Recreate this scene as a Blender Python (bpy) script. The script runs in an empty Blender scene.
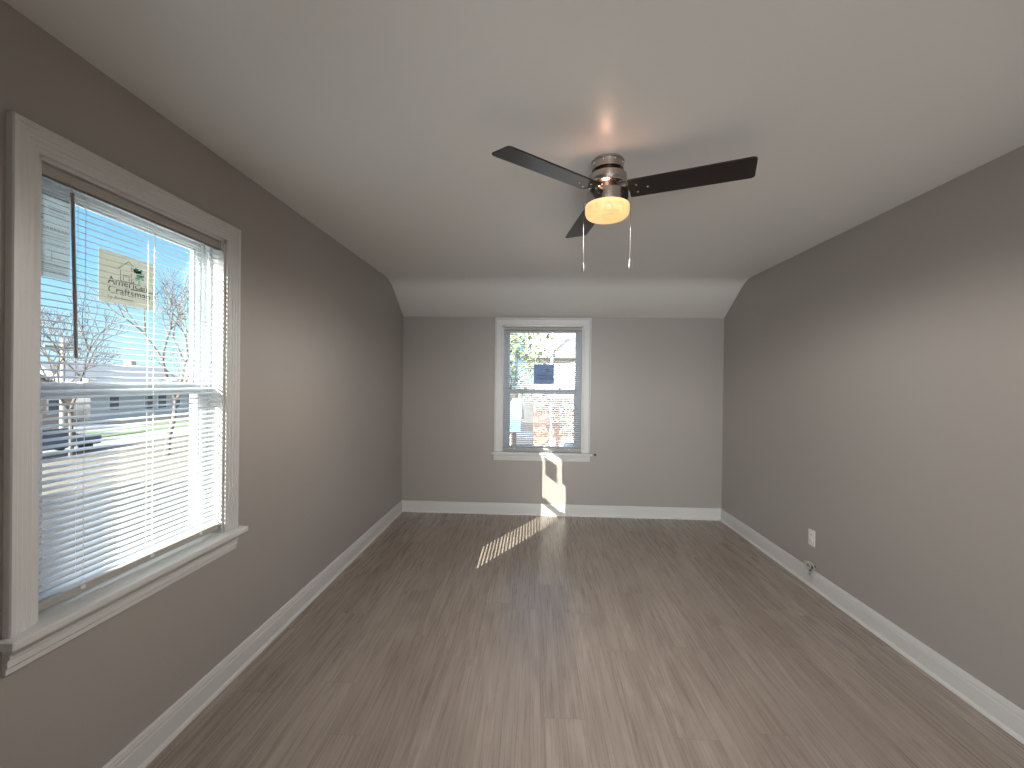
import bpy, bmesh, math, random
from mathutils import Vector, Matrix
random.seed(7)
C = bpy.context.scene
col = C.collection
PI = math.pi

# ---------------------------------------------------------------- camera
H0 = 1.45
cam_d = bpy.data.cameras.new('camera'); cam = bpy.data.objects.new('camera', cam_d); col.objects.link(cam)
YAW, PITCH, ROLL = 0.0491, -0.0039, -0.0122
cam_d.sensor_fit = 'HORIZONTAL'; cam_d.sensor_width = 36; cam_d.lens = 36 * 428.4 / 1024
cam_d.clip_start = 0.02; cam_d.clip_end = 400
cam.matrix_world = (Matrix.Translation((0, 0, H0)) @ Matrix.Rotation(YAW, 4, 'Z') @ Matrix.Rotation(PITCH, 4, 'X')
                    @ Matrix.Rotation(ROLL, 4, 'Y') @ Matrix.Rotation(PI / 2, 4, 'X'))
C.camera = cam

# ---------------------------------------------------------------- world, sun, exposure
SUN = Vector((1.769, 3.133, -1.33)).normalized()      # the way the sunlight travels
w = bpy.data.worlds.new('sky'); C.world = w; w.use_nodes = True
nt = w.node_tree; nt.nodes.clear()
N = nt.nodes.new; L = nt.links.new
out = N('ShaderNodeOutputWorld'); bg = N('ShaderNodeBackground'); L(bg.outputs[0], out.inputs[0])
tc = N('ShaderNodeTexCoord'); sep = N('ShaderNodeSeparateXYZ'); L(tc.outputs['Generated'], sep.inputs[0])
rp = N('ShaderNodeValToRGB'); L(sep.outputs['Z'], rp.inputs[0])
e = rp.color_ramp.elements
e[0].position = 0.0; e[0].color = (0.62, 0.86, 0.98, 1)
e[1].position = 0.7; e[1].color = (0.08, 0.26, 0.72, 1)
x = e.new(0.16); x.color = (0.34, 0.68, 0.97, 1)
x = e.new(0.38); x.color = (0.15, 0.44, 0.90, 1)
dot = N('ShaderNodeVectorMath'); dot.operation = 'DOT_PRODUCT'; L(tc.outputs['Generated'], dot.inputs[0])
dot.inputs[1].default_value = -SUN
mx = N('ShaderNodeMath'); mx.operation = 'MAXIMUM'; L(dot.outputs['Value'], mx.inputs[0]); mx.inputs[1].default_value = 0
pw = N('ShaderNodeMath'); pw.operation = 'POWER'; L(mx.outputs[0], pw.inputs[0]); pw.inputs[1].default_value = 2.2
ml = N('ShaderNodeMath'); ml.operation = 'MULTIPLY'; L(pw.outputs[0], ml.inputs[0]); ml.inputs[1].default_value = 10.0
sc_ = N('ShaderNodeVectorMath'); sc_.operation = 'SCALE'; sc_.inputs[0].default_value = (1, .97, .93); L(ml.outputs[0], sc_.inputs['Scale'])
ad = N('ShaderNodeVectorMath'); ad.operation = 'ADD'; L(rp.outputs[0], ad.inputs[0]); L(sc_.outputs[0], ad.inputs[1])
L(ad.outputs[0], bg.inputs[0]); bg.inputs[1].default_value = 1.25

sd = bpy.data.lights.new('sun', 'SUN'); sd.energy = 29; sd.angle = math.radians(0.13); sd.color = (1, .94, .82)
so = bpy.data.objects.new('sun', sd); col.objects.link(so)
so.rotation_euler = SUN.to_track_quat('-Z', 'Y').to_euler(); so.location = (-20, -30, 16)

# added fill light behind the camera, brightening the room beyond its windows
ad_ = bpy.data.lights.new('rear_fill', 'AREA'); ad_.shape = 'RECTANGLE'; ad_.size = 2.5; ad_.size_y = 2.0
ad_.energy = 200; ad_.color = (.97, .99, 1.0)
ao = bpy.data.objects.new('rear_fill', ad_); col.objects.link(ao)
ao.location = (.35, -3.9, 1.15); ao.rotation_euler = (PI / 2 + math.radians(20), 0, 0)

C.view_settings.view_transform = 'Standard'; C.view_settings.look = 'None'
C.view_settings.gamma = 1; C.view_settings.use_curve_mapping = False
C.view_settings.exposure = 0.08
C.cycles.use_denoising = True
C.cycles.max_bounces = 12; C.cycles.diffuse_bounces = 6; C.cycles.transparent_max_bounces = 24
C.cycles.sample_clamp_indirect = 4

# ---------------------------------------------------------------- helpers
def link(o): col.objects.link(o); return o

def obj(name, bm, mat=None, parent=None, smooth=False):
    me = bpy.data.meshes.new(name); bmesh.ops.recalc_face_normals(bm, faces=bm.faces[:]); bm.to_mesh(me); bm.free()
    if mat: me.materials.append(mat)
    if smooth:
        for p in me.polygons: p.use_smooth = True
        try: me.set_sharp_from_angle(angle=math.radians(35))
        except Exception: pass
    o = bpy.data.objects.new(name, me); link(o)
    if parent: o.parent = parent
    return o

def thing(name, label, cat, loc=(0, 0, 0), rz=0, group=None):
    o = bpy.data.objects.new(name, None); link(o); o.location = loc; o.rotation_euler = (0, 0, rz)
    o.empty_display_size = .1
    tag(o, label, cat, group); return o

def tag(o, label, cat, group=None, kind=None):
    o['label'] = label; o['category'] = cat
    if group: o['group'] = group
    if kind: o['kind'] = kind
    return o

def struct(o): o['kind'] = 'structure'; return o

def box(bm, x0, x1, y0, y1, z0, z1, bev=0, mat=None, mi=0):
    r = bmesh.ops.create_cube(bm, size=1)
    vs = r['verts']
    for v in vs:
        v.co = Vector(((x0 + x1) / 2 + v.co.x * (x1 - x0), (y0 + y1) / 2 + v.co.y * (y1 - y0), (z0 + z1) / 2 + v.co.z * (z1 - z0)))
    if bev:
        es = list({e for v in vs for e in v.link_edges})
        g = bmesh.ops.bevel(bm, geom=es, offset=bev, segments=2, affect='EDGES', profile=.6)
        vs = list({v for f in g['faces'] for v in f.verts} | {v for v in vs if v.is_valid})
    if mat is not None:
        bmesh.ops.transform(bm, matrix=mat, verts=vs)
    if mi:
        for f in {f for v in vs for f in v.link_faces}: f.material_index = mi
    return vs

def nb(): return bmesh.new()

def bx(name, mat, parent, *a, **k):
    bm = nb(); box(bm, *a, **k); return obj(name, bm, mat, parent)

def lathe(bm, prof, cx=0, cy=0, seg=48, zoff=0, mi=0):
    rings = []
    for r, z in prof:
        if r < 1e-6: rings.append([bm.verts.new((cx, cy, z + zoff))])
        else: rings.append([bm.verts.new((cx + r * math.cos(2 * PI * i / seg), cy + r * math.sin(2 * PI * i / seg), z + zoff)) for i in range(seg)])
    for a, b in zip(rings, rings[1:]):
        for i in range(seg):
            j = (i + 1) % seg
            if len(a) == 1 and len(b) == 1: continue
            if len(a) == 1: f = bm.faces.new((a[0], b[j], b[i]))
            elif len(b) == 1: f = bm.faces.new((a[i], a[j], b[0]))
            else: f = bm.faces.new((a[i], a[j], b[j], b[i]))
            f.material_index = mi

def tube(bm, pts, r, seg=8, r2=None):
    pts = [Vector(p) for p in pts]; n = len(pts); rings = []
    up = Vector((0, 0, 1))
    for i, p in enumerate(pts):
        d = (pts[min(i + 1, n - 1)] - pts[max(i - 1, 0)]).normalized()
        s = d.cross(up)
        if s.length < 1e-3: s = d.cross(Vector((1, 0, 0)))
        s.normalize(); t = s.cross(d)
        rr = r if r2 is None else r + (r2 - r) * i / (n - 1)
        rings.append([bm.verts.new(p + rr * (math.cos(2 * PI * k / seg) * s + math.sin(2 * PI * k / seg) * t)) for k in range(seg)])
    for a, b in zip(rings, rings[1:]):
        for k in range(seg):
            bm.faces.new((a[k], a[(k + 1) % seg], b[(k + 1) % seg], b[k]))
    if seg > 2: bm.faces.new(rings[0][::-1]); bm.faces.new(rings[-1])

def sweep(bm, prof, path, closed_prof=True):
    """prof: list of (u, h); path: list of (point, u_dir, h_dir) frames"""
    rings = [[bm.verts.new(Vector(p) + u * Vector(ud) + h * Vector(hd)) for u, h in prof] for p, ud, hd in path]
    n = len(prof)
    for a, b in zip(rings, rings[1:]):
        for k in range(n):
            bm.faces.new((a[k], a[(k + 1) % n], b[(k + 1) % n], b[k]))
    bm.faces.new(rings[0][::-1]); bm.faces.new(rings[-1])

def prism(bm, poly, axis, a, b):
    """extrude a polygon (in the two other axes) along an axis from a to b"""
    def P(u, v, t):
        return {'x': (t, u, v), 'y': (u, t, v), 'z': (u, v, t)}[axis]
    A = [bm.verts.new(P(u, v, a)) for u, v in poly]; B = [bm.verts.new(P(u, v, b)) for u, v in poly]
    bm.faces.new(A); bm.faces.new(B[::-1])
    for i in range(len(poly)):
        j = (i + 1) % len(poly); bm.faces.new((A[i], B[i], B[j], A[j]))

# ---------------------------------------------------------------- materials
def mat(name, color, rough=.6, metal=0, spec=.5, bump=0, bscale=80, var=0, vscale=3, emit=None, estr=0, trans=0):
    m = bpy.data.materials.new(name); m.use_nodes = True; t = m.node_tree; b = t.nodes['Principled BSDF']
    b.inputs['Base Color'].default_value = (*color, 1); b.inputs['Roughness'].default_value = rough
    b.inputs['Metallic'].default_value = metal; b.inputs['Specular IOR Level'].default_value = spec
    tcn = t.nodes.new('ShaderNodeTexCoord')
    if var:
        n = t.nodes.new('ShaderNodeTexNoise'); n.inputs['Scale'].default_value = vscale; n.inputs['Detail'].default_value = 6
        t.links.new(tcn.outputs['Object'], n.inputs['Vector'])
        r = t.nodes.new('ShaderNodeMapRange'); r.inputs[3].default_value = 1 - var; r.inputs[4].default_value = 1 + var
        t.links.new(n.outputs['Fac'], r.inputs[0])
        s = t.nodes.new('ShaderNodeVectorMath'); s.operation = 'SCALE'; s.inputs[0].default_value = color
        t.links.new(r.outputs[0], s.inputs['Scale']); t.links.new(s.outputs[0], b.inputs['Base Color'])
    if bump:
        n = t.nodes.new('ShaderNodeTexNoise'); n.inputs['Scale'].default_value = bscale; n.inputs['Detail'].default_value = 3
        t.links.new(tcn.outputs['Object'], n.inputs['Vector'])
        q = t.nodes.new('ShaderNodeBump'); q.inputs['Strength'].default_value = bump; q.inputs['Distance'].default_value = .002
        t.links.new(n.outputs['Fac'], q.inputs['Height']); t.links.new(q.outputs[0], b.inputs['Normal'])
    if emit: b.inputs['Emission Color'].default_value = (*emit, 1); b.inputs['Emission Strength'].default_value = estr
    return m

M = {}
M['wall'] = mat('taupe_wall_paint', (.375, .348, .325), rough=.36, spec=.5, bump=.25, bscale=260, var=.025, vscale=1.3)
M['ceiling'] = mat('ceiling_paint', (.79, .79, .765), rough=.34, spec=.42, bump=.30, bscale=9, var=.02, vscale=1.1)
M['trim'] = mat('white_trim_paint', (.64, .64, .63), rough=.32, spec=.5, bump=.1, bscale=60)
M['vinyl'] = mat('white_vinyl', (.60, .65, .69), rough=.35)
M['slat'] = mat('blind_slat_enamel', (.60, .64, .68), rough=.40)
M['rail'] = mat('blind_rail_enamel', (.40, .375, .345), rough=.38)
M['cord'] = mat('blind_cord', (.78, .78, .74), rough=.8)
M['wand'] = mat('smoked_acrylic', (.20, .19, .20), rough=.15, spec=.6)
M['nickel'] = mat('brushed_nickel', (.50, .46, .42), rough=.24, metal=1, bump=.05, bscale=300)
M['dark_metal'] = mat('dark_gap_metal', (.035, .03, .028), rough=.4, metal=.6)
M['screw'] = mat('screw_metal', (.75, .74, .72), rough=.25, metal=1)
M['blade'] = mat('dark_espresso_blade', (.016, .012, .012), rough=.34, spec=.6, var=.25, vscale=8)
M['chain'] = mat('chain_metal', (.10, .095, .09), rough=.4, metal=.6)
M['fob'] = mat('pewter_fob', (.16, .155, .15), rough=.4, metal=.5)
M['plate'] = mat('white_plastic', (.78, .77, .74), rough=.35)
M['socket'] = mat('dark_slot', (.05, .05, .05), rough=.6)
M['black'] = mat('black_plastic', (.02, .02, .02), rough=.4)

def glass_mat(name='clear_window_glass'):
    m = bpy.data.materials.new(name); m.use_nodes = True; t = m.node_tree; t.nodes.clear()
    o = t.nodes.new('ShaderNodeOutputMaterial'); mixn = t.nodes.new('ShaderNodeMixShader')
    tr = t.nodes.new('ShaderNodeBsdfTransparent'); tr.inputs[0].default_value = (.95, .98, .97, 1)
    gl = t.nodes.new('ShaderNodeBsdfGlossy'); gl.inputs['Roughness'].default_value = 0.0
    fr = t.nodes.new('ShaderNodeFresnel')
    ge = t.nodes.new('ShaderNodeNewGeometry'); mr = t.nodes.new('ShaderNodeMapRange'); t.links.new(ge.outputs['Backfacing'], mr.inputs[0])
    mr.inputs[3].default_value = 1.45; mr.inputs[4].default_value = 1 / 1.45; t.links.new(mr.outputs[0], fr.inputs[0])
    t.links.new(fr.outputs[0], mixn.inputs[0]); t.links.new(tr.outputs[0], mixn.inputs[1]); t.links.new(gl.outputs[0], mixn.inputs[2])
    t.links.new(mixn.outputs[0], o.inputs[0]); return m
M['glass'] = glass_mat()

def bowl_mat():
    m = mat('frosted_lamp_glass', (.9, .8, .6), rough=.35)
    t = m.node_tree; b = t.nodes['Principled BSDF']
    tcn = t.nodes.new('ShaderNodeTexCoord')
    n = t.nodes.new('ShaderNodeTexNoise'); n.inputs['Scale'].default_value = 14; n.inputs['Detail'].default_value = 4; n.inputs['Distortion'].default_value = 1.8
    mp = t.nodes.new('ShaderNodeMapping'); mp.inputs['Scale'].default_value = (1, 2.2, 1)
    t.links.new(tcn.outputs['Object'], mp.inputs[0]); t.links.new(mp.outputs[0], n.inputs['Vector'])
    r = t.nodes.new('ShaderNodeValToRGB'); t.links.new(n.outputs['Fac'], r.inputs[0])
    r.color_ramp.elements[0].position = .30; r.color_ramp.elements[0].color = (.95, .42, .15, 1)
    r.color_ramp.elements[1].position = .62; r.color_ramp.elements[1].color = (1.0, .66, .24, 1)
    x = r.color_ramp.elements.new(.45); x.color = (.98, .52, .19, 1)
    t.links.new(r.outputs[0], b.inputs['Emission Color']); b.inputs['Emission Strength'].default_value = .95
    return m
M['bowl'] = bowl_mat()
for _m in ('bowl',): M[_m].node_tree.nodes['Principled BSDF'].inputs['Base Color'].default_value = (.5, .4, .25, 1)
M['bowl_rim'] = mat('lamp_glass_edge', (.5, .42, .3), rough=.3, emit=(1, .62, .24), estr=1.1)

def floor_mat():
    m = bpy.data.materials.new('greige_oak_plank'); m.use_nodes = True; t = m.node_tree; b = t.nodes['Principled BSDF']
    n = t.nodes.new; l = t.links.new
    tcn = n('ShaderNodeTexCoord'); s = n('ShaderNodeSeparateXYZ'); l(tcn.outputs['Object'], s.inputs[0])
    c = n('ShaderNodeCombineXYZ')
    ax = n('ShaderNodeMath'); ax.operation = 'ADD'; ax.inputs[1].default_value = 20.05; l(s.outputs['X'], ax.inputs[0])
    ay = n('ShaderNodeMath'); ay.operation = 'ADD'; ay.inputs[1].default_value = 20.3; l(s.outputs['Y'], ay.inputs[0])
    # row index gives each plank row its own shift
    dv = n('ShaderNodeMath'); dv.operation = 'DIVIDE'; dv.inputs[1].default_value = .178; l(ax.outputs[0], dv.inputs[0])
    fl = n('ShaderNodeMath'); fl.operation = 'FLOOR'; l(dv.outputs[0], fl.inputs[0])
    wn = n('ShaderNodeTexWhiteNoise'); wn.noise_dimensions = '1D'; l(fl.outputs[0], wn.inputs['W'])
    sh = n('ShaderNodeMath'); sh.operation = 'MULTIPLY_ADD'; l(wn.outputs['Value'], sh.inputs[0]); sh.inputs[1].default_value = 1.22; l(ay.outputs[0], sh.inputs[2])
    l(sh.outputs[0], c.inputs[0]); l(ax.outputs[0], c.inputs[1])
    br = n('ShaderNodeTexBrick'); l(c.outputs[0], br.inputs['Vector']); br.offset = 0; br.inputs['Scale'].default_value = 1
    br.inputs['Brick Width'].default_value = 1.22; br.inputs['Row Height'].default_value = .178
    br.inputs['Mortar Size'].default_value = .0011; br.inputs['Mortar Smooth'].default_value = .3
    br.inputs['Color1'].default_value = (0, 0, 0, 1); br.inputs['Color2'].default_value = (1, 1, 1, 1); br.inputs['Mortar'].default_value = (.5, .5, .5, 1)
    # plank id
    px = n('ShaderNodeMath'); px.operation = 'DIVIDE'; px.inputs[1].default_value = 1.22; l(sh.outputs[0], px.inputs[0])
    pf = n('ShaderNodeMath'); pf.operation = 'FLOOR'; l(px.outputs[0], pf.inputs[0])
    idn = n('ShaderNodeCombineXYZ'); l(pf.outputs[0], idn.inputs[0]); l(fl.outputs[0], idn.inputs[1])
    wid = n('ShaderNodeTexWhiteNoise'); wid.noise_dimensions = '2D'; l(idn.outputs[0], wid.inputs['Vector'])
    wmul = n('ShaderNodeMath'); wmul.operation = 'MULTIPLY'; wmul.inputs[1].default_value = 60; l(wid.outputs['Value'], wmul.inputs[0])
    def noise(sx, sy, scale, det, dist=0, rough=.55):
        mp = n('ShaderNodeMapping'); mp.inputs['Scale'].default_value = (sx, sy, 1); l(tcn.outputs['Object'], mp.inputs[0])
        q = n('ShaderNodeTexNoise'); q.noise_dimensions = '4D'; q.inputs['Scale'].default_value = scale; q.inputs['Detail'].default_value = det
        q.inputs['Distortion'].default_value = dist; q.inputs['Roughness'].default_value = rough
        l(mp.outputs[0], q.inputs['Vector']); l(wmul.outputs[0], q.inputs['W']); return q
    fine = noise(42, .95, 3, 4, .25, .58)        # tight straight grain
    broad = noise(9, .8, 1.6, 4, 1.0)           # soft wide bands
    cath = noise(7, .55, 1.1, 1, .4)            # cathedral rings
    # rings: sine of the slow noise
    rm = n('ShaderNodeMath'); rm.operation = 'MULTIPLY'; rm.inputs[1].default_value = 70; l(cath.outputs['Fac'], rm.inputs[0])
    rs = n('ShaderNodeMath'); rs.operation = 'SINE'; l(rm.outputs[0], rs.inputs[0])
    # knots
    kn = n('ShaderNodeTexVoronoi'); kn.voronoi_dimensions = '2D'; kmp = n('ShaderNodeMapping'); kmp.inputs['Scale'].default_value = (2.3, .85, 1); l(tcn.outputs['Object'], kmp.inputs[0])
    l(kmp.outputs[0], kn.inputs['Vector']); kn.inputs['Scale'].default_value = 1.0
    kr = n('ShaderNodeMapRange'); kr.inputs[1].default_value = .0; kr.inputs[2].default_value = .035; kr.inputs[3].default_value = .45; kr.inputs[4].default_value = 0; l(kn.outputs['Distance'], kr.inputs[0])
    def madd(a, k, bsock):
        q = n('ShaderNodeMath'); q.operation = 'MULTIPLY_ADD'; l(a, q.inputs[0]); q.inputs[1].default_value = k
        if isinstance(bsock, float): q.inputs[2].default_value = bsock
        else: l(bsock, q.inputs[2])
        return q.outputs[0]
    v = madd(fine.outputs['Fac'], 0.62, -.02)
    v = madd(broad.outputs['Fac'], .80, v)
    v = madd(rs.outputs[0], .075, v)
    v = madd(wid.outputs['Value'], .17, v)
    v = madd(kr.outputs[0], -.9, v)
    ramp = n('ShaderNodeValToRGB'); l(v, ramp.inputs[0])
    ee = ramp.color_ramp.elements
    ee[0].position = .10; ee[0].color = (.108, .080, .063, 1)
    ee[1].position = 1.25 if False else 1.0; ee[1].color = (.385, .323, .280, 1)
    q = ee.new(.55); q.color = (.25, .201, .171, 1)
    q = ee.new(.80); q.color = (.310, .258, .223, 1)
    seam = n('ShaderNodeMix'); seam.data_type = 'RGBA'; l(br.outputs['Fac'], seam.inputs['Factor']); l(ramp.outputs[0], seam.inputs['A']); seam.inputs['B'].default_value = (.165, .135, .115, 1)
    l(seam.outputs['Result'], b.inputs['Base Color'])
    rr = n('ShaderNodeMapRange'); rr.inputs[3].default_value = .20; rr.inputs[4].default_value = .36; l(fine.outputs['Fac'], rr.inputs[0]); l(rr.outputs[0], b.inputs['Roughness'])
    b.inputs['Specular IOR Level'].default_value = .5
    bp = n('ShaderNodeBump'); bp.inputs['Strength'].default_value = .12; bp.inputs['Distance'].default_value = .001; l(fine.outputs['Fac'], bp.inputs['Height'])
    l(bp.outputs[0], b.inputs['Normal'])
    return m
M['floor'] = floor_mat()

# ---------------------------------------------------------------- room shell
XL, XR, YB, YF = -1.449, 2.039, 4.703, -4.5
HC, ZK, YK = 2.469, 2.165, 4.235
T = .15
# window openings
LW = dict(a=1.180, b=1.946, z0=.705, z1=2.100)      # left window, along y
BW = dict(a=-.338, b=.541, z0=.665, z1=2.072)       # back window, along x

bm = nb(); box(bm, XL - T, XR + T, YF - T, YB + T, -.12, 0); struct(obj('floor', bm, M['floor']))

bm = nb()   # ceiling: flat, a soft bend, then a slope down to the back wall
poly = [(YF - T, HC)]
sl = Vector((YB - YK, ZK - HC)).normalized(); rb = .13
for i in range(9):
    t = i / 8
    p0 = Vector((YK - rb, HC)); p1 = Vector((YK, HC)); p2 = p1 + sl * rb
    q = p0 * (1 - t) ** 2 + p1 * 2 * t * (1 - t) + p2 * t * t
    poly.append((q.x, q.y))
poly += [(YB, ZK), (YB + T, ZK - .0), (YB + T, 2.66), (YF - T, 2.66)]
prism(bm, poly, 'x', XL - T, XR + T)
struct(obj('ceiling', bm, M['ceiling'], smooth=True))

def wall_hole(name, axis, p0, p1, u0, u1, ztop, hole, m):
    bm = nb()
    def B(a, b, z0, z1):
        if axis == 'x': box(bm, p0, p1, a, b, z0, z1)
        else: box(bm, a, b, p0, p1, z0, z1)
    if hole:
        B(u0, hole['a'], 0, ztop); B(hole['b'], u1, 0, ztop)
        B(hole['a'], hole['b'], 0, hole['z0']); B(hole['a'], hole['b'], hole['z1'], ztop)
    else: B(u0, u1, 0, ztop)
    return struct(obj(name, bm, m))
def side_poly(bm, x0, x1, u0, u1):
    pass
wall_hole('wall_left', 'x', XL - T, XL, YF - T, YB + T, 2.47, LW, M['wall'])
wall_hole('wall_right', 'x', XR, XR + T, YF - T, YB + T, 2.47, None, M['wall'])
wall_hole('wall_back', 'y', YB, YB + T, XL, XR, 2.20, BW, M['wall'])
wall_hole('wall_rear', 'y', YF - T, YF, XL, XR, 2.47, None, M['wall'])

# unseen wall added behind the camera, keeping fill off the near walls and ceiling
bm = nb(); box(bm, XL, -.34, -.25, -.08, 0, 2.47); box(bm, 1.62, XR, -.25, -.08, 0, 2.47); box(bm, -.34, 1.62, -.25, -.08, 2.12, 2.47)
struct(obj('shading_wall', bm, M['wall']))

# baseboards: stepped profile with a shoe moulding
BBP = [(0, 0), (.026, 0), (.025, .007), (.021, .013), (.015, .017), (.0145, .020), (.0145, .086), (.0125, .090), (.0125, .104),
       (.0105, .107), (.0095, .116), (.006, .121), (0, .122)]
def baseboard(name, p, q, ud, e0=0, e1=0):
    # e0, e1: mitre, how much each end moves per unit of thickness
    bm = nb(); p = Vector(p); q = Vector(q); d = (q - p).normalized(); ud = Vector(ud)
    A = [bm.verts.new(p + ud * u + Vector((0, 0, h)) + d * u * e0) for u, h in BBP]
    B = [bm.verts.new(q + ud * u + Vector((0, 0, h)) - d * u * e1) for u, h in BBP]
    n = len(BBP)
    for k in range(n): bm.faces.new((A[k], A[(k + 1) % n], B[(k + 1) % n], B[k]))
    bm.faces.new(A[::-1]); bm.faces.new(B)
    struct(obj(name, bm, M['trim']))
baseboard('baseboard_left', (XL, -.08, 0), (XL, YB, 0), (1, 0, 0), 0, 1)
baseboard('baseboard_back', (XL, YB, 0), (XR, YB, 0), (0, -1, 0), 1, 1)
baseboard('baseboard_right', (XR, -.08, 0), (XR, YB, 0), (-1, 0, 0), 0, 1)

# ---------------------------------------------------------------- windows (built in local axes: u along wall, n into room, z up)
FLUTED = [(0, 0), (0, .019), (.003, .023), (.015, .023), (.019, .019), (.029, .019), (.033, .0155), (.043, .0155), (.047, .012), (.058, .012), (.062, .0095), (.073, .0085), (.075, .006), (.075, 0)]
FLAT = [(0, 0), (0, .024), (.003, .027), (.011, .027), (.015, .021), (.019, .019), (.066, .017), (.070, .013), (.078, .012), (.078, 0)]

def window(name, origin, rz, uw, z0, z1, cas, cw, zstool, apron_h, rail_z, stile, over=.022, stool_t=.026):
    """origin: centre of the opening on the wall plane at floor; local +y points outdoors, -y into the room; x along the wall"""
    root = bpy.data.objects.new(name, None); link(root); root.location = origin; root.rotation_euler = (0, 0, rz); struct(root)
    a, b = -uw / 2, uw / 2
    V = Vector
    # casing: three mitred pieces in one run
    ztop = z1 + cw
    path = [((a - cw, 0, zstool), (1, 0, 0), (0, -1, 0)), ((a - cw, 0, ztop), (1, 0, -1), (0, -1, 0)),
            ((b + cw, 0, ztop), (-1, 0, -1), (0, -1, 0)), ((b + cw, 0, zstool), (-1, 0, 0), (0, -1, 0))]
    k = cw / cas[-1][0]
    bm = nb(); sweep(bm, [(u * k, h) for u, h in cas], path); obj('casing', bm, M['trim'], root)
    # stool with horns and rounded nose, apron below
    bm = nb(); box(bm, a - cw - over, b + cw + over, -.058, 0, zstool - stool_t, zstool, bev=.006)
    box(bm, a + .001, b - .001, -.01, .075, zstool - stool_t + .001, zstool - .0005)
    obj('stool', bm, M['trim'], root)
    bm = nb(); zt = zstool - stool_t
    ap = [(0, 0), (.030, 0), (.030, -.014), (.022, -.019), (.022, -.034), (.016, -.039), (.016, -.058), (.011, -.063), (.011, -apron_h), (0, -apron_h)]
    prof = [(h, u) for h, u in ap]
    A = [bm.verts.new((a - cw + .0 , -h, zt + u)) for h, u in ap]; B = [bm.verts.new((b + cw, -h, zt + u)) for h, u in ap]
    for q in range(len(ap)): bm.faces.new((A[q], A[(q + 1) % len(ap)], B[(q + 1) % len(ap)], B[q]))
    bm.faces.new(A[::-1]); bm.faces.new(B); obj('apron', bm, M['trim'], root)
    # jamb liner with tracks
    bm = nb(); J = .012
    box(bm, a, a + J, .001, T + .002, z0, z1); box(bm, b - J, b, .001, T + .002, z0, z1)
    box(bm, a, b, .001, T + .002, z1 - J, z1); box(bm, a, b, .076, T + .03, z0 - .01, z0 + .018)
    obj('jamb', bm, M['trim'], root)
    bm = nb()
    for s, x0 in ((1, a + J), (-1, b - J)):
        for yy in (.058, .092, .126):
            box(bm, min(x0, x0 + s * .016), max(x0, x0 + s * .016), yy, yy + .006, z0, z1 - J)
    for yy in (.058, .092, .126): box(bm, a + J, b - J, yy, yy + .006, z1 - J - .016, z1 - J)
    obj('track', bm, M['vinyl'], root)
    # sashes
    def sash(nm, y0, y1, zb, zt_, st, rb_, rt):
        bm = nb(); sx0, sx1 = a + J + .006, b - J - .006
        for (p, q, r, s) in ((sx0, sx0 + st, zb, zt_), (sx1 - st, sx1, zb, zt_), (sx0 + st, sx1 - st, zb, zb + rb_), (sx0 + st, sx1 - st, zt_ - rt, zt_)):
            box(bm, p, q, y0, y1, r, s, bev=.003)
        # glazing bead
        for (p, q, r, s) in ((sx0 + st, sx0 + st + .008, zb + rb_, zt_ - rt), (sx1 - st - .008, sx1 - st, zb + rb_, zt_ - rt),
                             (sx0 + st, sx1 - st, zb + rb_, zb + rb_ + .008), (sx0 + st, sx1 - st, zt_ - rt - .008, zt_ - rt)):
            box(bm, p, q, y0 + .006, y1 - .006, r, s)
        o = obj(nm, bm, M['vinyl'], root)
        bm = nb(); box(bm, sx0 + st - .004, sx1 - st + .004, (y0 + y1) / 2 - .002, (y0 + y1) / 2 + .002, zb + rb_ - .004, zt_ - rt + .004)
        obj('glass_pane', bm, M['glass'], o)
        return o
    lo = sash('lower_sash', .064, .092, z0 + .018, rail_z + .018, stile, .055, .036)
    sash('upper_sash', .098, .126, rail_z - .018, z1 - J - .002, stile - .012, .036, .042)
    # two cam locks on the meeting rail
    for s in (-1, 1):
        bm = nb(); ux = s * uw * .22
        box(bm, ux - .022, ux + .022, .066, .092, rail_z + .018, rail_z + .026, bev=.002)
        lathe(bm, [(0, .012), (.009, .012), (.009, 0)], ux, .08, 16, rail_z + .026)
        box(bm, ux - .004, ux + .026, .070, .078, rail_z + .030, rail_z + .037, bev=.002)
        obj('sash_lock', bm, M['plate'], lo)
    # exterior trim / brickmould
    bm = nb()
    for (p, q, r, s) in ((a - .06, a + .0, z0 - .05, z1 + .06), (b, b + .06, z0 - .05, z1 + .06), (a, b, z1, z1 + .06), (a, b, z0 - .05, z0)):
        box(bm, p, q, T + .002, T + .020, r, s)
    obj('exterior_trim', bm, M['vinyl'], root)
    return root

lwc = (LW['a'] + LW['b']) / 2; bwc = (BW['a'] + BW['b']) / 2
# left wall: outdoors is -x ; local +y -> -x  => rz = +90deg, local +x -> +y
window('window_1', (XL, lwc, 0), PI / 2, LW['b'] - LW['a'], LW['z0'], LW['z1'], FLUTED, .075, .729, .078, 1.407, .050)
window('window_2', (bwc, YB, 0), 0, BW['b'] - BW['a'], BW['z0'], BW['z1'], FLAT, .085, .690, .070, 1.350, .060)
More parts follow.
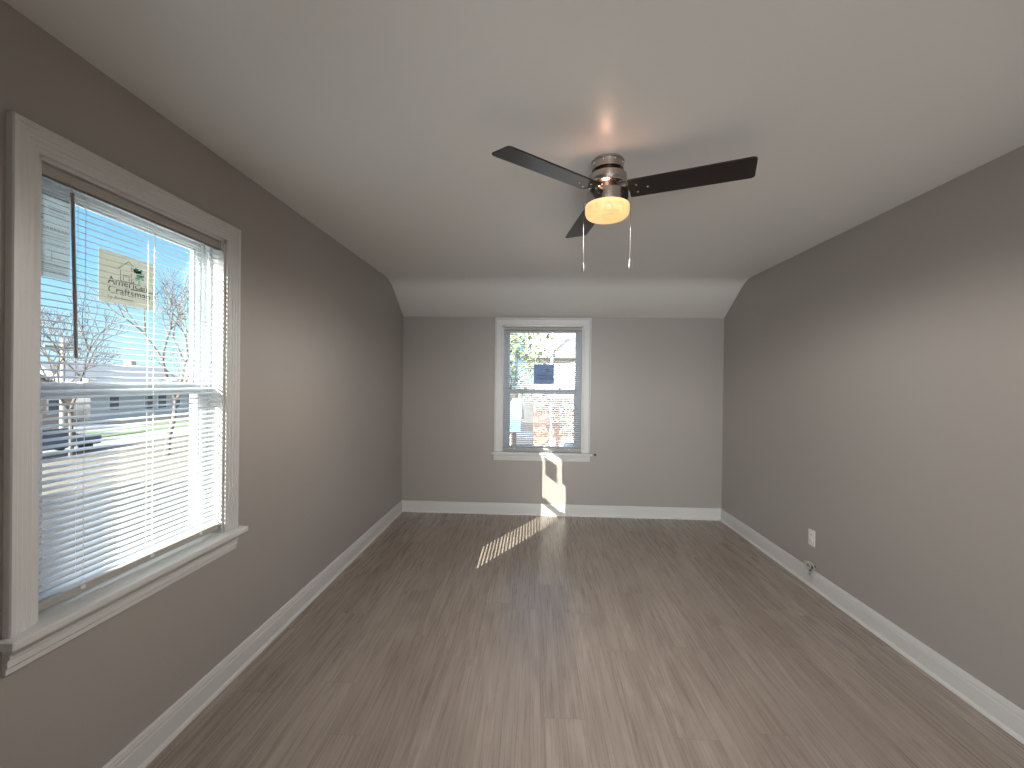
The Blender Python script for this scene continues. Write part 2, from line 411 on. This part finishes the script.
# ---------------------------------------------------------------- blinds
def blind(name, label, origin, rz, wdt, zb, zt, y, cords, tilt, wand, valance_h=.034):
    root = thing(name, label, 'window blind', origin, rz)
    a, b = -wdt / 2, wdt / 2
    bm = nb(); box(bm, a, b, y - .014, y + .016, zt - valance_h, zt, bev=.002)
    hr = obj('headrail', bm, M['rail'], root)
    bm = nb()
    bm.free()
    for s in (a - .001, b - .001):
        bm = nb(); box(bm, s, s + .002, y - .016, y + .018, zt - valance_h - .001, zt + .001); obj('end_bracket', bm, M['plate'], hr)
    bm = nb(); n = int((zt - valance_h - zb - .022) / .0213); p = (zt - valance_h - .012 - zb - .030) / (n - 1)
    ca, sa = math.cos(tilt), math.sin(tilt)
    for i in range(n):
        z = zb + .030 + .008 + i * p
        prof = []
        for k in range(5):
            t = -1 + k / 2; u = t * .0125; hgt = .0016 * (1 - t * t)
            prof.append((u, hgt))
        pr = [(u, h + .0003) for u, h in prof] + [(u, h - .0003) for u, h in reversed(prof)]
        # outdoors edge (+y) higher
        ring = lambda xx: [bm.verts.new((xx, y + u * ca - h * sa, z + u * sa + h * ca)) for u, h in pr]
        A = ring(a + .002); B = ring(b - .002); m_ = len(pr)
        for k in range(m_): bm.faces.new((A[k], A[(k + 1) % m_], B[(k + 1) % m_], B[k]))
        bm.faces.new(A[::-1]); bm.faces.new(B)
    obj('slats', bm, M['slat'], root)
    bm = nb(); box(bm, a + .001, b - .001, y - .013, y + .013, zb, zb + .024, bev=.004)
    br = obj('bottom_rail', bm, M['rail'], root)
    for c in cords:
        bm = nb()
        tube(bm, [(c, y - .0135, zb + .015), (c, y - .0135, zt - valance_h)], .0006, 5)
        tube(bm, [(c, y + .0135, zb + .015), (c, y + .0135, zt - valance_h)], .0006, 5)
        tube(bm, [(c + .012, y, zb + .015), (c + .012, y, zt - valance_h)], .0008, 5)
        obj('ladder_cord', bm, M['cord'], root)
        bm = nb(); box(bm, c - .007, c + .007, y - .016, y - .010, zb + .010, zb + .022, bev=.002); obj('cord_button', bm, M['plate'], br)
    if wand:
        wx, wz0 = wand
        bm = nb(); tube(bm, [(wx, y - .030, zt - valance_h - .028), (wx + .012, y - .034, wz0)], .0048, 6)
        wd = obj('tilt_wand', bm, M['wand'], root)
        bm = nb(); tube(bm, [(wx, y - .012, zt - valance_h + .006), (wx, y - .028, zt - valance_h - .004), (wx, y - .030, zt - valance_h - .030)], .0015, 6)
        obj('wand_hook', bm, M['screw'], wd)
    return root
WL = LW['b'] - LW['a'] - .026
blind('window_blind', 'white mini blind with a dark tilt wand hanging in the large left wall window', (XL, lwc, 0), PI / 2, WL, .748, 2.086, .026,
      (-.235, .02, .262)  , math.radians(14), (-.292, 1.51))
WB = BW['b'] - BW['a'] - .026
blind('window_blind', 'white mini blind hanging in the smaller window on the far wall', (bwc, YB, 0), 0, WB, .708, 2.058, .026,
      (-.30, 0.06, .30), math.radians(14), None)

# ---------------------------------------------------------------- writing
def text_bm(bm, body, size, ox, oz, mi=0, align='LEFT', bold=0, sx=1):
    """writing in the local x (right) / z (up) plane, facing -y"""
    cu = bpy.data.curves.new('t', 'FONT'); cu.body = body; cu.size = size; cu.align_x = align; cu.extrude = .0002; cu.offset = bold
    cu.resolution_u = 2
    o = bpy.data.objects.new('t', cu); col.objects.link(o)
    dg = bpy.context.evaluated_depsgraph_get(); me = bpy.data.meshes.new_from_object(o.evaluated_get(dg))
    for v in me.vertices: v.co = Vector((ox + v.co.x * sx, -.0006 - v.co.z, oz + v.co.y))
    n0 = len(bm.faces); bm.from_mesh(me); bm.faces.ensure_lookup_table()
    for f in bm.faces[n0:]: f.material_index = mi
    bpy.data.objects.remove(o); bpy.data.curves.remove(cu); bpy.data.meshes.remove(me)

def paper_mat(name, colr):
    m = bpy.data.materials.new(name); m.use_nodes = True; t = m.node_tree; t.nodes.clear()
    o = t.nodes.new('ShaderNodeOutputMaterial'); mixn = t.nodes.new('ShaderNodeMixShader'); mixn.inputs[0].default_value = .45
    d = t.nodes.new('ShaderNodeBsdfDiffuse'); d.inputs[0].default_value = (*colr, 1); tr = t.nodes.new('ShaderNodeBsdfTranslucent'); tr.inputs[0].default_value = (*colr, 1)
    t.links.new(d.outputs[0], mixn.inputs[1]); t.links.new(tr.outputs[0], mixn.inputs[2]); t.links.new(mixn.outputs[0], o.inputs[0]); return m
M['paper'] = paper_mat('sticker_paper', (.50, .50, .45))
M['paper_white'] = paper_mat('label_paper', (.46, .51, .54))
M['ink'] = mat('grey_ink', (.10, .11, .11), rough=.8)
M['green'] = mat('green_ink', (.12, .34, .22), rough=.8)

def sticker(name, label, origin, rz, w_, h_, pm):
    r = thing(name, label, 'sticker', origin, rz)
    bm = nb(); box(bm, -w_ / 2, w_ / 2, 0, .0006, -h_ / 2, h_ / 2); obj('backing', bm, pm, r)
    return r
def strip(bm, x0, x1, z0, z1): box(bm, x0, x1, -.0006, -.0001, z0, z1)
M['backlit_paper'] = paper_mat('backlit_sticker_paper', (.42, .56, .80)); M['backlit_paper'].node_tree.nodes['Mix Shader'].inputs[0].default_value = .6  # blue of the backlit sticker is put into its paper colour
def house_sticker(label, origin, rz, w_, h_, pm):
    r = sticker('window_sticker', label, origin, rz, w_, h_, pm)
    bm = nb()
    text_bm(bm, 'American', .042, -w_ * .36, -h_ * .13, bold=.0004)
    text_bm(bm, 'Craftsman', .042, -w_ * .36, -h_ * .31, bold=.0004)
    text_bm(bm, 'by Andersen', .020, -w_ * .36, -h_ * .42)
    strip(bm, .01, w_ * .47, -h_ * .165, -h_ * .140); strip(bm, -w_ * .44, 0, -h_ * .175, -h_ * .165)
    obj('lettering', bm, M['ink'], r)
    bm = nb()   # small line drawing of a house
    for p, q in (((-.045, .035), (0, .075)), ((0, .075), (.045, .045)), ((-.032, .040), (-.032, -.005)), ((.012, .06), (.012, -.005)), ((-.032, -.005), (.03, -.005)), ((-.02, .02), (.002, .02)), ((-.02, .02), (-.02, 0)), ((.002, .02), (.002, 0))):
        tube(bm, [(p[0], -.0008, p[1]), (q[0], -.0008, q[1])], .0011, 4)
    obj('house_drawing', bm, M['ink'], r)
    bm = nb(); random.seed(3)
    for i in range(16):
        cx, cz = .045 + random.uniform(-.02, .02), .035 + random.uniform(-.02, .022); s = random.uniform(.004, .009)
        box(bm, cx - s, cx + s, -.0009, -.0003, cz - s * .7, cz + s * .7)
    strip(bm, .042, .046, -.008, .02)
    obj('tree_drawing', bm, M['green'], r)
    return r
GX = XL - .098 - .014 + .0032
house_sticker('cream sticker with a house drawing stuck to the upper pane of the left window', (GX, 1.573, 1.820), PI / 2, .225, .188, M['paper'])
house_sticker('square sticker painted backlit blue on the upper pane of the far window', (.120, YB + .112 - .0032, 1.548), 0, .226, .222, M['backlit_paper'])

# tall specification label at the near edge of the left window
r = sticker('window_label', 'tall printed paper label at the near edge of the left window', (GX, 1.311, 1.935), PI / 2, .108, .33, M['paper_white'])
bm = nb(); hw_ = .054
text_bm(bm, 'Thank you for', .0135, -.026, .112)
text_bm(bm, 'American Craftsman', .0125, -.049, .094)
for i in range(4): strip(bm, -.012 + (i % 2) * .004, .048 - (i % 3) * .006, .062 - i * .009, .0632 - i * .009)
tube(bm, [(-.046 + .010 * math.cos(q * .5), -.0008, .045 + .012 * math.sin(q * .5)) for q in range(0, 10)], .0016, 4)
strip(bm, -.050, -.026, .018, .022); strip(bm, -.050, -.026, .010, .013)
for i in range(9): text_bm(bm, 'iiliil'[i % 6] + 'u', .010, -.050 + i * .011, -.008)
for i in range(3): strip(bm, -.046, .046, -.022 - i * .020, -.0208 - i * .020)
strip(bm, -.001, .0, -.110, -.078); strip(bm, -.048, .048, -.079, -.078); strip(bm, -.048, .048, -.111, -.110)
for i in range(5): strip(bm, -.050, .048 - (i % 2) * .01, -.122 - i * .007, -.1208 - i * .007)
obj('lettering', bm, M['ink'], r)

# ---------------------------------------------------------------- ceiling fan
FX, FY = .330, 1.989
def fan():
    K = 1.08
    root = thing('ceiling_fan', 'brushed nickel flush ceiling fan with three dark blades and a lit bowl', 'ceiling fan', (FX, FY, HC))
    Z = lambda z: (1.45 + (z - 1.45) * K - HC)      # heights
    bm = nb(); lathe(bm, [(0, 0), (.072, 0), (.074, -.003), (.074, -.010), (.071, -.012), (.070, -.034), (.071, -.038), (.071, -.044), (.060, -.046), (0, -.046)])
    cn = obj('canopy', bm, M['nickel'], root, True)
    for k in range(8):
        an = k * PI / 4 + .35
        bm = nb(); bmesh.ops.create_uvsphere(bm, u_segments=8, v_segments=6, radius=.004)
        bmesh.ops.translate(bm, verts=bm.verts[:], vec=(.071 * math.cos(an), .071 * math.sin(an), -.018)); obj('screw', bm, M['screw'], cn, True)
    bm = nb(); lathe(bm, [(0, -.045), (.059, -.045), (.059, Z(2.332)), (0, Z(2.332))]); obj('neck', bm, M['dark_metal'], root, True)
    bm = nb(); lathe(bm, [(0, Z(2.336)), (.064, Z(2.336)), (.079, Z(2.334)), (.086, Z(2.329)), (.088, Z(2.322)), (.088, Z(2.300)), (.086, Z(2.296)), (.086, Z(2.288)), (.082, Z(2.286)), (0, Z(2.286))])
    obj('motor_housing', bm, M['nickel'], root, True)
    bm = nb(); lathe(bm, [(0, Z(2.286)), (.045, Z(2.286)), (.045, Z(2.255)), (0, Z(2.255))]); obj('rotor', bm, M['dark_metal'], root, True)
    bm = nb(); lathe(bm, [(0, Z(2.258)), (.084, Z(2.258)), (.093, Z(2.255)), (.094, Z(2.250)), (.094, Z(2.206)), (.091, Z(2.203)), (0, Z(2.203))])
    sw = obj('light_housing', bm, M['nickel'], root, True)
    bm = nb(); lathe(bm, [(.091, Z(2.207)), (.098, Z(2.205)), (.100, Z(2.199)), (.100, Z(2.192))], seg=64)
    lb = obj('lamp_bowl', bm, M['bowl_rim'], root, True)
    bm = nb(); lathe(bm, [(.100, Z(2.192)), (.100, Z(2.180)), (.0985, Z(2.171)), (.095, Z(2.163)), (.088, Z(2.157)), (.075, Z(2.1525)), (.05, Z(2.150)), (.025, Z(2.149)), (0, Z(2.149))], seg=64); obj('bowl_glass', bm, M['bowl'], lb, True)
    th0 = 3.8124
    for k in range(3):
        th = th0 + k * 2 * PI / 3
        M4 = Matrix.Rotation(th, 4, 'Z') @ Matrix.Translation((0, 0, Z(2.262))) @ Matrix.Rotation(math.radians(-11), 4, 'X') @ Matrix.Scale(K, 4)
        bm = nb()
        pl = [(.090, -.054), (.094, -.057), (.540, -.060), (.551, -.054), (.553, -.045), (.553, .048), (.550, .055), (.541, .060), (.094, .057), (.090, .054)]
        prism(bm, pl, 'z', -.003, .003)
        bmesh.ops.transform(bm, matrix=M4, verts=bm.verts[:])
        bl = obj('blade', bm, M['blade'], root)
        bm = nb()   # iron: flat plate from rotor to blade root
        pl = [(.035, -.016), (.085, -.018), (.105, -.034), (.145, -.034), (.150, -.028), (.150, .028), (.145, .034), (.105, .034), (.085, .018), (.035, .016)]
        prism(bm, pl, 'z', .0032, .0062); bmesh.ops.transform(bm, matrix=M4, verts=bm.verts[:]); obj('blade_iron', bm, M['nickel'], bl)
        for sx_, sy_ in ((.122, -.024), (.122, .024), (.165, .0)):
            bm = nb(); lathe(bm, [(0, -.0065), (.003, -.006), (.0045, -.0045), (.0045, -.003), (0, -.003)], sx_, sy_, 10)
            bmesh.ops.transform(bm, matrix=M4, verts=bm.verts[:]); obj('screw', bm, M['screw'], bl, True)
    for (px, py, zf) in ((-.107, .0, 1.964), (.107, .004, 1.979)):
        bm = nb()
        s = 1 if px > 0 else -1
        tube(bm, [(s * .091, py, Z(2.226)), (px, py, Z(2.220)), (px, py, Z(2.205)), (px, py, Z(zf))], .0008, 6)
        z = Z(2.205)
        while z > Z(zf):
            r = bmesh.ops.create_icosphere(bm, subdivisions=1, radius=.0014); bmesh.ops.translate(bm, verts=r['verts'], vec=(px, py, z)); z -= .006
        ch = obj('pull_chain', bm, M['chain'], root)
        bm = nb(); lathe(bm, [(0, 0), (.002, 0), (.0035, -.004), (.0035, -.010), (.0055, -.018), (.0058, -.032), (.0045, -.041), (0, -.043)], px, py, 14, Z(zf)); obj('fob', bm, M['fob'], ch, True)
    # the bulbs: one inside the bowl, light leaking out of the open gap above the lamp housing
    ld = bpy.data.lights.new('lamp_bulb', 'POINT'); ld.energy = .75; ld.color = (1, .55, .40); ld.shadow_soft_size = .02
    lo = bpy.data.objects.new('lamp_bulb', ld); link(lo); lo.parent = root; lo.location = (-.02, -.070, Z(2.271))
    ld = bpy.data.lights.new('lamp_bulb', 'POINT'); ld.energy = 2; ld.color = (1, .70, .40); ld.shadow_soft_size = .05
    lo = bpy.data.objects.new('lamp_bulb', ld); link(lo); lo.parent = root; lo.location = (0, 0, Z(2.182))
    # added fill spot just under the lit bowl, brightening the room
    ld = bpy.data.lights.new('bowl_fill', 'SPOT'); ld.energy = 98; ld.color = (1, .95, .89); ld.shadow_soft_size = .08; ld.spot_size = PI; ld.spot_blend = .35
    lo = bpy.data.objects.new('bowl_fill', ld); link(lo); lo.parent = root; lo.location = (0, 0, Z(2.138))
    return root
fan()

# ---------------------------------------------------------------- outlet and cable on the right wall
ot = thing('wall_outlet', 'small white electrical outlet on the right wall above the baseboard', 'outlet', (XR, 3.213, .347))
bm = nb(); box(bm, -.005, 0, -.035, .035, -.057, .057, bev=.002); obj('cover_plate', bm, M['plate'], ot)
for s in (-1, 1):
    bm = nb()
    lathe(bm, [(0, .0025), (.016, .002), (.017, 0), (.017, -.002)], 0, 0, 20)
    bmesh.ops.transform(bm, matrix=Matrix.Translation((-.006, 0, s * .0195)) @ Matrix.Rotation(-PI / 2, 4, 'Y'), verts=bm.verts[:])
    rc = obj('receptacle', bm, M['plate'], ot, True)
    bm = nb()
    for dy in (-.006, .006): box(bm, -.0090, -.0078, dy - .0012, dy + .0012, s * .0195 - .001, s * .0195 + .007)
    lathe(bm, [(0, .0003), (.0022, .0003), (.0022, 0)], 0, 0, 10)
    obj('slot', bm, M['socket'], rc)
bm = nb(); bmesh.ops.create_uvsphere(bm, u_segments=8, v_segments=6, radius=.003); bmesh.ops.translate(bm, verts=bm.verts[:], vec=(-.006, 0, 0)); obj('screw', bm, M['screw'], ot, True)

cb = thing('cable_coil', 'small loose coil of cable with dark connector on top of right baseboard', 'cable', (XR, 3.19, .122))
M['cable'] = mat('pale_cable', (.55, .53, .50), rough=.5)
bm = nb()
pts = []
for i in range(60):
    a = i / 59 * 2 * PI * 2.3 - .5
    rr = .030 + .010 * math.sin(i * .21)
    pts.append((-.030 - .010 * math.sin(a * .5), .012 + rr * 1.3 * math.cos(a), .022 + rr * .8 * math.sin(a)))
tube(bm, pts, .0040, 7); obj('cable', bm, M['cable'], cb, True)
bm = nb()
tube(bm, [(-.006, -.022, .035), (-.018, -.024, .032), (-.034, -.022, .018), (-.038, -.018, .0)], .0075, 8)
obj('dark_cable_end', bm, M['black'], cb, True)
bm = nb(); lathe(bm, [(0, 0), (.008, 0), (.008, .016), (.0055, .018), (.0055, .026), (0, .026)], -.038, -.018, 6, -.028); obj('connector', bm, M['screw'], cb)
bm = nb()
tube(bm, [(-.030, .022, -.035), (-.034, .005, -.050), (-.034, -.012, -.068), (-.032, -.030, -.066), (-.030, -.030, -.050), (-.030, -.012, -.035), (-.030, .008, -.026), (-.030, .022, -.035)], .003, 6)
obj('lower_loop', bm, M['cable'], cb, True)

bk = thing('cord_cleat', 'tiny dark cord cleat beside the right end of the far window sill', 'cleat', (.684, YB, .672))
bm = nb(); box(bm, -.010, .010, -.008, 0, -.012, .012, bev=.002); obj('base', bm, M['black'], bk)
bm = nb(); tube(bm, [(-.014, -.018, .010), (0, -.014, 0), (.014, -.018, -.006)], .004, 8); obj('horn', bm, M['black'], bk)

# ================================================================ outdoors
GZ = -2.9
M['lawn'] = mat('winter_lawn', (.105, .09, .072), rough=.95, var=.30, vscale=.35)
M['green_lawn'] = mat('green_lawn', (.07, .12, .04), rough=.95, var=.2, vscale=.6)
M['asphalt'] = mat('pale_asphalt', (.17, .18, .19), rough=.9, var=.12, vscale=.8)
M['brick'] = mat('orange_brick', (.46, .22, .14), rough=.85, var=.2, vscale=6)
M['siding'] = mat('white_siding', (.72, .71, .68), rough=.7)
M['cream'] = mat('cream_siding', (.62, .57, .49), rough=.7)
M['shingle'] = mat('grey_shingle', (.22, .22, .235), rough=.9, var=.2, vscale=5)
M['blue_shingle'] = mat('blue_grey_shingle', (.16, .25, .38), rough=.85, var=.15, vscale=5)
M['dark_glass'] = mat('dark_house_glass', (.06, .08, .10), rough=.1)
M['bark'] = mat('grey_bark', (.085, .07, .065), rough=.9, var=.2, vscale=8)
M['leaf'] = mat('dry_leaf', (.22, .25, .13), rough=.8)
M['car'] = mat('blue_car_paint', (.05, .075, .13), rough=.35, spec=.6)
M['tire'] = mat('tire_rubber', (.02, .02, .02), rough=.8)
M['pole'] = mat('weathered_pole', (.30, .26, .22), rough=.9)

def brickify(m, c1, c2, mortar, bw=.2, rh=.07):
    t = m.node_tree; b = t.nodes['Principled BSDF']
    tcn = t.nodes.new('ShaderNodeTexCoord'); s = t.nodes.new('ShaderNodeSeparateXYZ'); c = t.nodes.new('ShaderNodeCombineXYZ')
    t.links.new(tcn.outputs['Object'], s.inputs[0])
    a = t.nodes.new('ShaderNodeMath'); a.operation = 'ADD'; t.links.new(s.outputs['X'], a.inputs[0]); t.links.new(s.outputs['Y'], a.inputs[1])
    t.links.new(a.outputs[0], c.inputs[0]); t.links.new(s.outputs['Z'], c.inputs[1])
    br = t.nodes.new('ShaderNodeTexBrick'); t.links.new(c.outputs[0], br.inputs['Vector']); br.inputs['Scale'].default_value = 1
    br.inputs['Brick Width'].default_value = bw; br.inputs['Row Height'].default_value = rh; br.inputs['Mortar Size'].default_value = .006
    br.inputs['Color1'].default_value = (*c1, 1); br.inputs['Color2'].default_value = (*c2, 1); br.inputs['Mortar'].default_value = (*mortar, 1)
    t.links.new(br.outputs['Color'], b.inputs['Base Color'])
brickify(M['brick'], (.46, .25, .17), (.38, .21, .15), (.46, .42, .38))
brickify(M['siding'], (.50, .50, .49), (.48, .48, .47), (.32, .32, .31), 6, .15)
brickify(M['cream'], (.64, .58, .49), (.62, .56, .47), (.42, .38, .33), 6, .15)

bm = nb(); box(bm, -130, 110, -70, 170, GZ - .3, GZ); struct(obj('ground', bm, M['lawn']))
M['bounce'] = mat('pale_bounce', (.58, .56, .53), rough=.9, var=.08, vscale=1)
bm = nb(); box(bm, -9.2, -1.7, -32, 6.5, GZ, GZ + .04); struct(obj('bounce_slab', bm, M['bounce']))  # unseen pale slab added to bounce sunlight up to the ceiling
bm = nb(); box(bm, -30.6, -26.2, -60, 150, GZ, GZ + .03); struct(obj('street', bm, M['asphalt']))
bm = nb(); box(bm, -34.5, -31.1, -60, 150, GZ, GZ + .05); tag(obj('front_lawn', bm, M['green_lawn']), 'green strip of lawn beyond the street seen through the left window', 'lawn', kind='stuff')
bm = nb(); box(bm, -60, 60, 33, 37.5, GZ, GZ + .035); struct(obj('cross_street', bm, M['asphalt']))

def house(name, label, x0, x1, y0, y1, hw_, rise, wallm, roofm, axis='x', wins=(), chimney=None, lower=None, door=None):
    """ridge runs along axis; wins: list of (face, u, z, w, h)"""
    r = thing(name, label, 'building', ((x0 + x1) / 2, (y0 + y1) / 2, GZ))
    cx, cy = (x0 + x1) / 2, (y0 + y1) / 2; a, b = (x1 - x0) / 2, (y1 - y0) / 2
    bm = nb()
    if axis == 'x': prism(bm, [(-b, 0), (b, 0), (b, hw_), (0, hw_ + rise), (-b, hw_)], 'x', -a, a)
    else: prism(bm, [(-a, 0), (a, 0), (a, hw_), (0, hw_ + rise), (-a, hw_)], 'y', -b, b)
    obj('walls', bm, wallm, r)
    if lower:
        bm = nb(); box(bm, -a - .06, a + .06, -b - .06, b + .06, 0, lower[0]); obj('brick_base', bm, lower[1], r)
    bm = nb(); o = .4; w_ = b if axis == 'x' else a; sl_ = rise / w_; th_ = .16
    pr = [(-w_ - o, hw_ - o * sl_), (0, hw_ + rise), (w_ + o, hw_ - o * sl_), (w_ + o, hw_ - o * sl_ + th_), (0, hw_ + rise + th_), (-w_ - o, hw_ - o * sl_ + th_)]
    prism(bm, pr, axis, -(a if axis == 'x' else b) - o, (a if axis == 'x' else b) + o)
    obj('roof', bm, roofm, r)
    for face, u, z, ww, hh in wins:
        bm = nb(); bm2 = nb()
        def W(bmm, e, n0, n1):
            if face == 'e': box(bmm, a + n0, a + n1, u - ww / 2 - e, u + ww / 2 + e, z - e, z + hh + e)
            if face == 'w': box(bmm, -a - n1, -a - n0, u - ww / 2 - e, u + ww / 2 + e, z - e, z + hh + e)
            if face == 's': box(bmm, u - ww / 2 - e, u + ww / 2 + e, -b - n1, -b - n0, z - e, z + hh + e)
        W(bm, .1, -.02, .07); W(bm2, 0, .02, .09)
        wf = obj('window', bm, M['vinyl'], r)
        obj('pane', bm2, M['dark_glass'], wf)
    if chimney:
        ux, uy, top = chimney
        bm = nb(); box(bm, ux - .45, ux + .45, uy - .35, uy + .35, hw_ * .8, top); box(bm, ux - .52, ux + .52, uy - .42, uy + .42, top - .15, top); obj('chimney', bm, M['brick'], r)
    return r

# across the street, seen through the left window
house('brick_house', 'low orange brick house across the street, leftmost seen through left window', -56, -44, 27, 39, 2.7, 3.4, M['brick'], M['shingle'], 'x',
      [('e', -4, 1, 1.2, 1.2), ('e', 1, .9, 2.2, 1.3), ('e', 4.3, 1, 1, 1.2), ('s', 0, 1, 1.4, 1.2)], chimney=(3.5, -2.6, 6.2))
house('white_house', 'long white single storey house across the street beyond the left window', -56, -44.5, 41, 55, 2.7, 3.1, M['siding'], M['shingle'], 'y',
      [('e', -4.6, .9, 1.0, 1.4), ('e', -.4, .8, 1.1, 1.5), ('e', 1.3, .8, 1.1, 1.5), ('e', 3.4, .8, .9, 1.5), ('s', 0, 1, 1.4, 1.2)], chimney=(-1.2, 4.3, 6.6))
house('gabled_house', 'pinkish gabled house standing between the brick and the white house', -70, -60, 34, 46, 3.6, 4.2, M['cream'], M['shingle'], 'x', [('e', -3, 1, 1.2, 1.3), ('e', 3, 1, 1.2, 1.3), ('e', 0, 4, 1.2, 1.3)])
# next door on the left, outside the frame: it casts the blue shade on the lawn
house('next_door_house', 'tall cream house next door to the left, shading the lawn', -24.5, -15.2, -7.5, 2.2, 6.0, 2.6, M['cream'], M['shingle'], 'x', [('e', -2, 1, 1, 1.4), ('e', 2, 1, 1, 1.4)])
# beyond the far window
house('neighbour_house', 'brick based neighbour house with cream upper siding behind the far window', .10, 8.5, 14.0, 24, 5.35, 2.6, M['cream'], M['shingle'], 'x',
      [('s', -2.6, 4.0, .7, .9), ('s', -2.9, 1.2, .8, 1.2)], lower=(3.85, M['brick']))
house('garage', 'low garage with blue shingle roof left of the neighbour house', -5.4, -.9, 18, 24, 2.45, .95, M['siding'], M['blue_shingle'], 'x', [('s', .8, .9, .9, .8)])
vp = thing('vent_pipe', 'slim white vent pipe rising in front of the neighbour house roof', 'pipe', (.585, 13.55, GZ))
bm = nb(); tube(bm, [(0, 0, 0), (0, 0, 6.2)], .045, 12); obj('pipe', bm, M['vinyl'], vp, True)
bm = nb(); lathe(bm, [(0, .12), (.11, .05), (.11, 0), (0, 0)], 0, 0, 14, 6.2); obj('cap', bm, M['vinyl'], vp, True)

def car(label, x, y, rz):
    r = thing('parked_car', label, 'car', (x, y, GZ + .03), rz)
    bm = nb()
    prism(bm, [(-2.2, .35), (2.2, .35), (2.25, .75), (2.05, .95), (1.0, 1.02), (-2.0, 1.02), (-2.25, .8)], 'y', -.88, .88); obj('body', bm, M['car'], r)
    bm = nb(); prism(bm, [(-1.6, 1.0), (1.05, 1.0), (.45, 1.45), (-1.1, 1.47)], 'y', -.78, .78); obj('cabin', bm, M['dark_glass'], r)
    for sx_ in (-1.4, 1.4):
        for sy_ in (-.8, .8):
            bm = nb(); bmesh.ops.create_cone(bm, cap_ends=True, segments=20, radius1=.33, radius2=.33, depth=.22)
            bmesh.ops.transform(bm, matrix=Matrix.Translation((sx_, sy_, .33)) @ Matrix.Rotation(PI / 2, 4, 'X'), verts=bm.verts[:]); obj('wheel', bm, M['tire'], r, True)
    return r
car('blue car parked at the kerb seen low through the left window', -26.9, 22.4, PI / 2)

up = thing('utility_pole', 'thin wooden utility pole at the near side of left window view', 'pole', (-30.8, 26.6, GZ + .0))
bm = nb(); tube(bm, [(0, 0, 0), (0, 0, 6.9)], .15, 10, .10); obj('post', bm, M['pole'], up, True)
bm = nb(); box(bm, -.06, .06, -1.1, 1.1, 6.2, 6.35); obj('crossarm', bm, M['pole'], up)

def tree(label, x, y, h, seed, leaves=0, lean=0, levels=6, group=None, name='bare_tree'):
    rnd = random.Random(seed)
    r = thing(name, label, 'tree', (x, y, GZ), 0, group)
    bm = nb(); tips = []
    def grow(p, d, ln, rad, lv):
        n = 3; pts = [p]; q = p.copy(); dd = d.copy()
        for i in range(n):
            dd = (dd + Vector((rnd.uniform(-.16, .16), rnd.uniform(-.16, .16), rnd.uniform(-.02, .12)))).normalized(); q = q + dd * ln / n; pts.append(q.copy())
        tube(bm, pts, rad, 7 if lv > 4 else (5 if lv > 2 else 3), rad * .68)
        if lv <= 0: tips.append(q); return
        if lv < 3: tips.append(q)
        k = 3 if rnd.random() < .65 else 2
        a0 = rnd.uniform(0, 2 * PI)
        for j in range(k):
            a = a0 + j * 2 * PI / k + rnd.uniform(-.4, .4); sp = rnd.uniform(.35, .75)
            s = dd.orthogonal().normalized(); t = dd.cross(s)
            nd = (dd * math.cos(sp) + (s * math.cos(a) + t * math.sin(a)) * math.sin(sp)).normalized(); nd.z += .06
            st = pts[-1] if j else pts[-1]
            grow(st.copy(), nd.normalized(), ln * rnd.uniform(.62, .84), rad * .66, lv - 1)
    grow(Vector((0, 0, 0)), Vector((lean, 0, 1)).normalized(), h * .27, h * .013, levels)
    obj('branches', bm, M['bark'], r)
    if leaves:
        bm = nb()
        for q in range(leaves):
            c = rnd.choice(tips) + Vector([rnd.uniform(-.3, .3) for _ in range(3)])
            u = Vector([rnd.uniform(-1, 1) for _ in range(3)]).normalized(); v = u.orthogonal().normalized(); s = rnd.uniform(.05, .10)
            bm.faces.new([bm.verts.new(c + u * s), bm.verts.new(c + v * s * .6), bm.verts.new(c - u * s), bm.verts.new(c - v * s * .6)])
        obj('leaves', bm, M['leaf'], r)
    return r
tree('tall bare tree with spreading branches at the right of left window view', -20.6, 23.2, 11.5, 5, levels=6)
tree('bare tree on the near lawn at the left of left window view', -24.5, 21.6, 9.0, 11, levels=6)
tree('bare tree above the roof of the orange brick house', -40.5, 35.0, 10.5, 21, levels=6)
tree('bare tree in front of the long white house', -39.5, 47.5, 9.0, 8, levels=6)
tree('leafy tree filling the upper left of the far window', -2.1, 11.6, 7.0, 14, leaves=2600, levels=6, name='leafy_tree')
tree('distant bare tree behind the leafy tree and garage', -2.8, 30, 11, 31, leaves=0, levels=6)
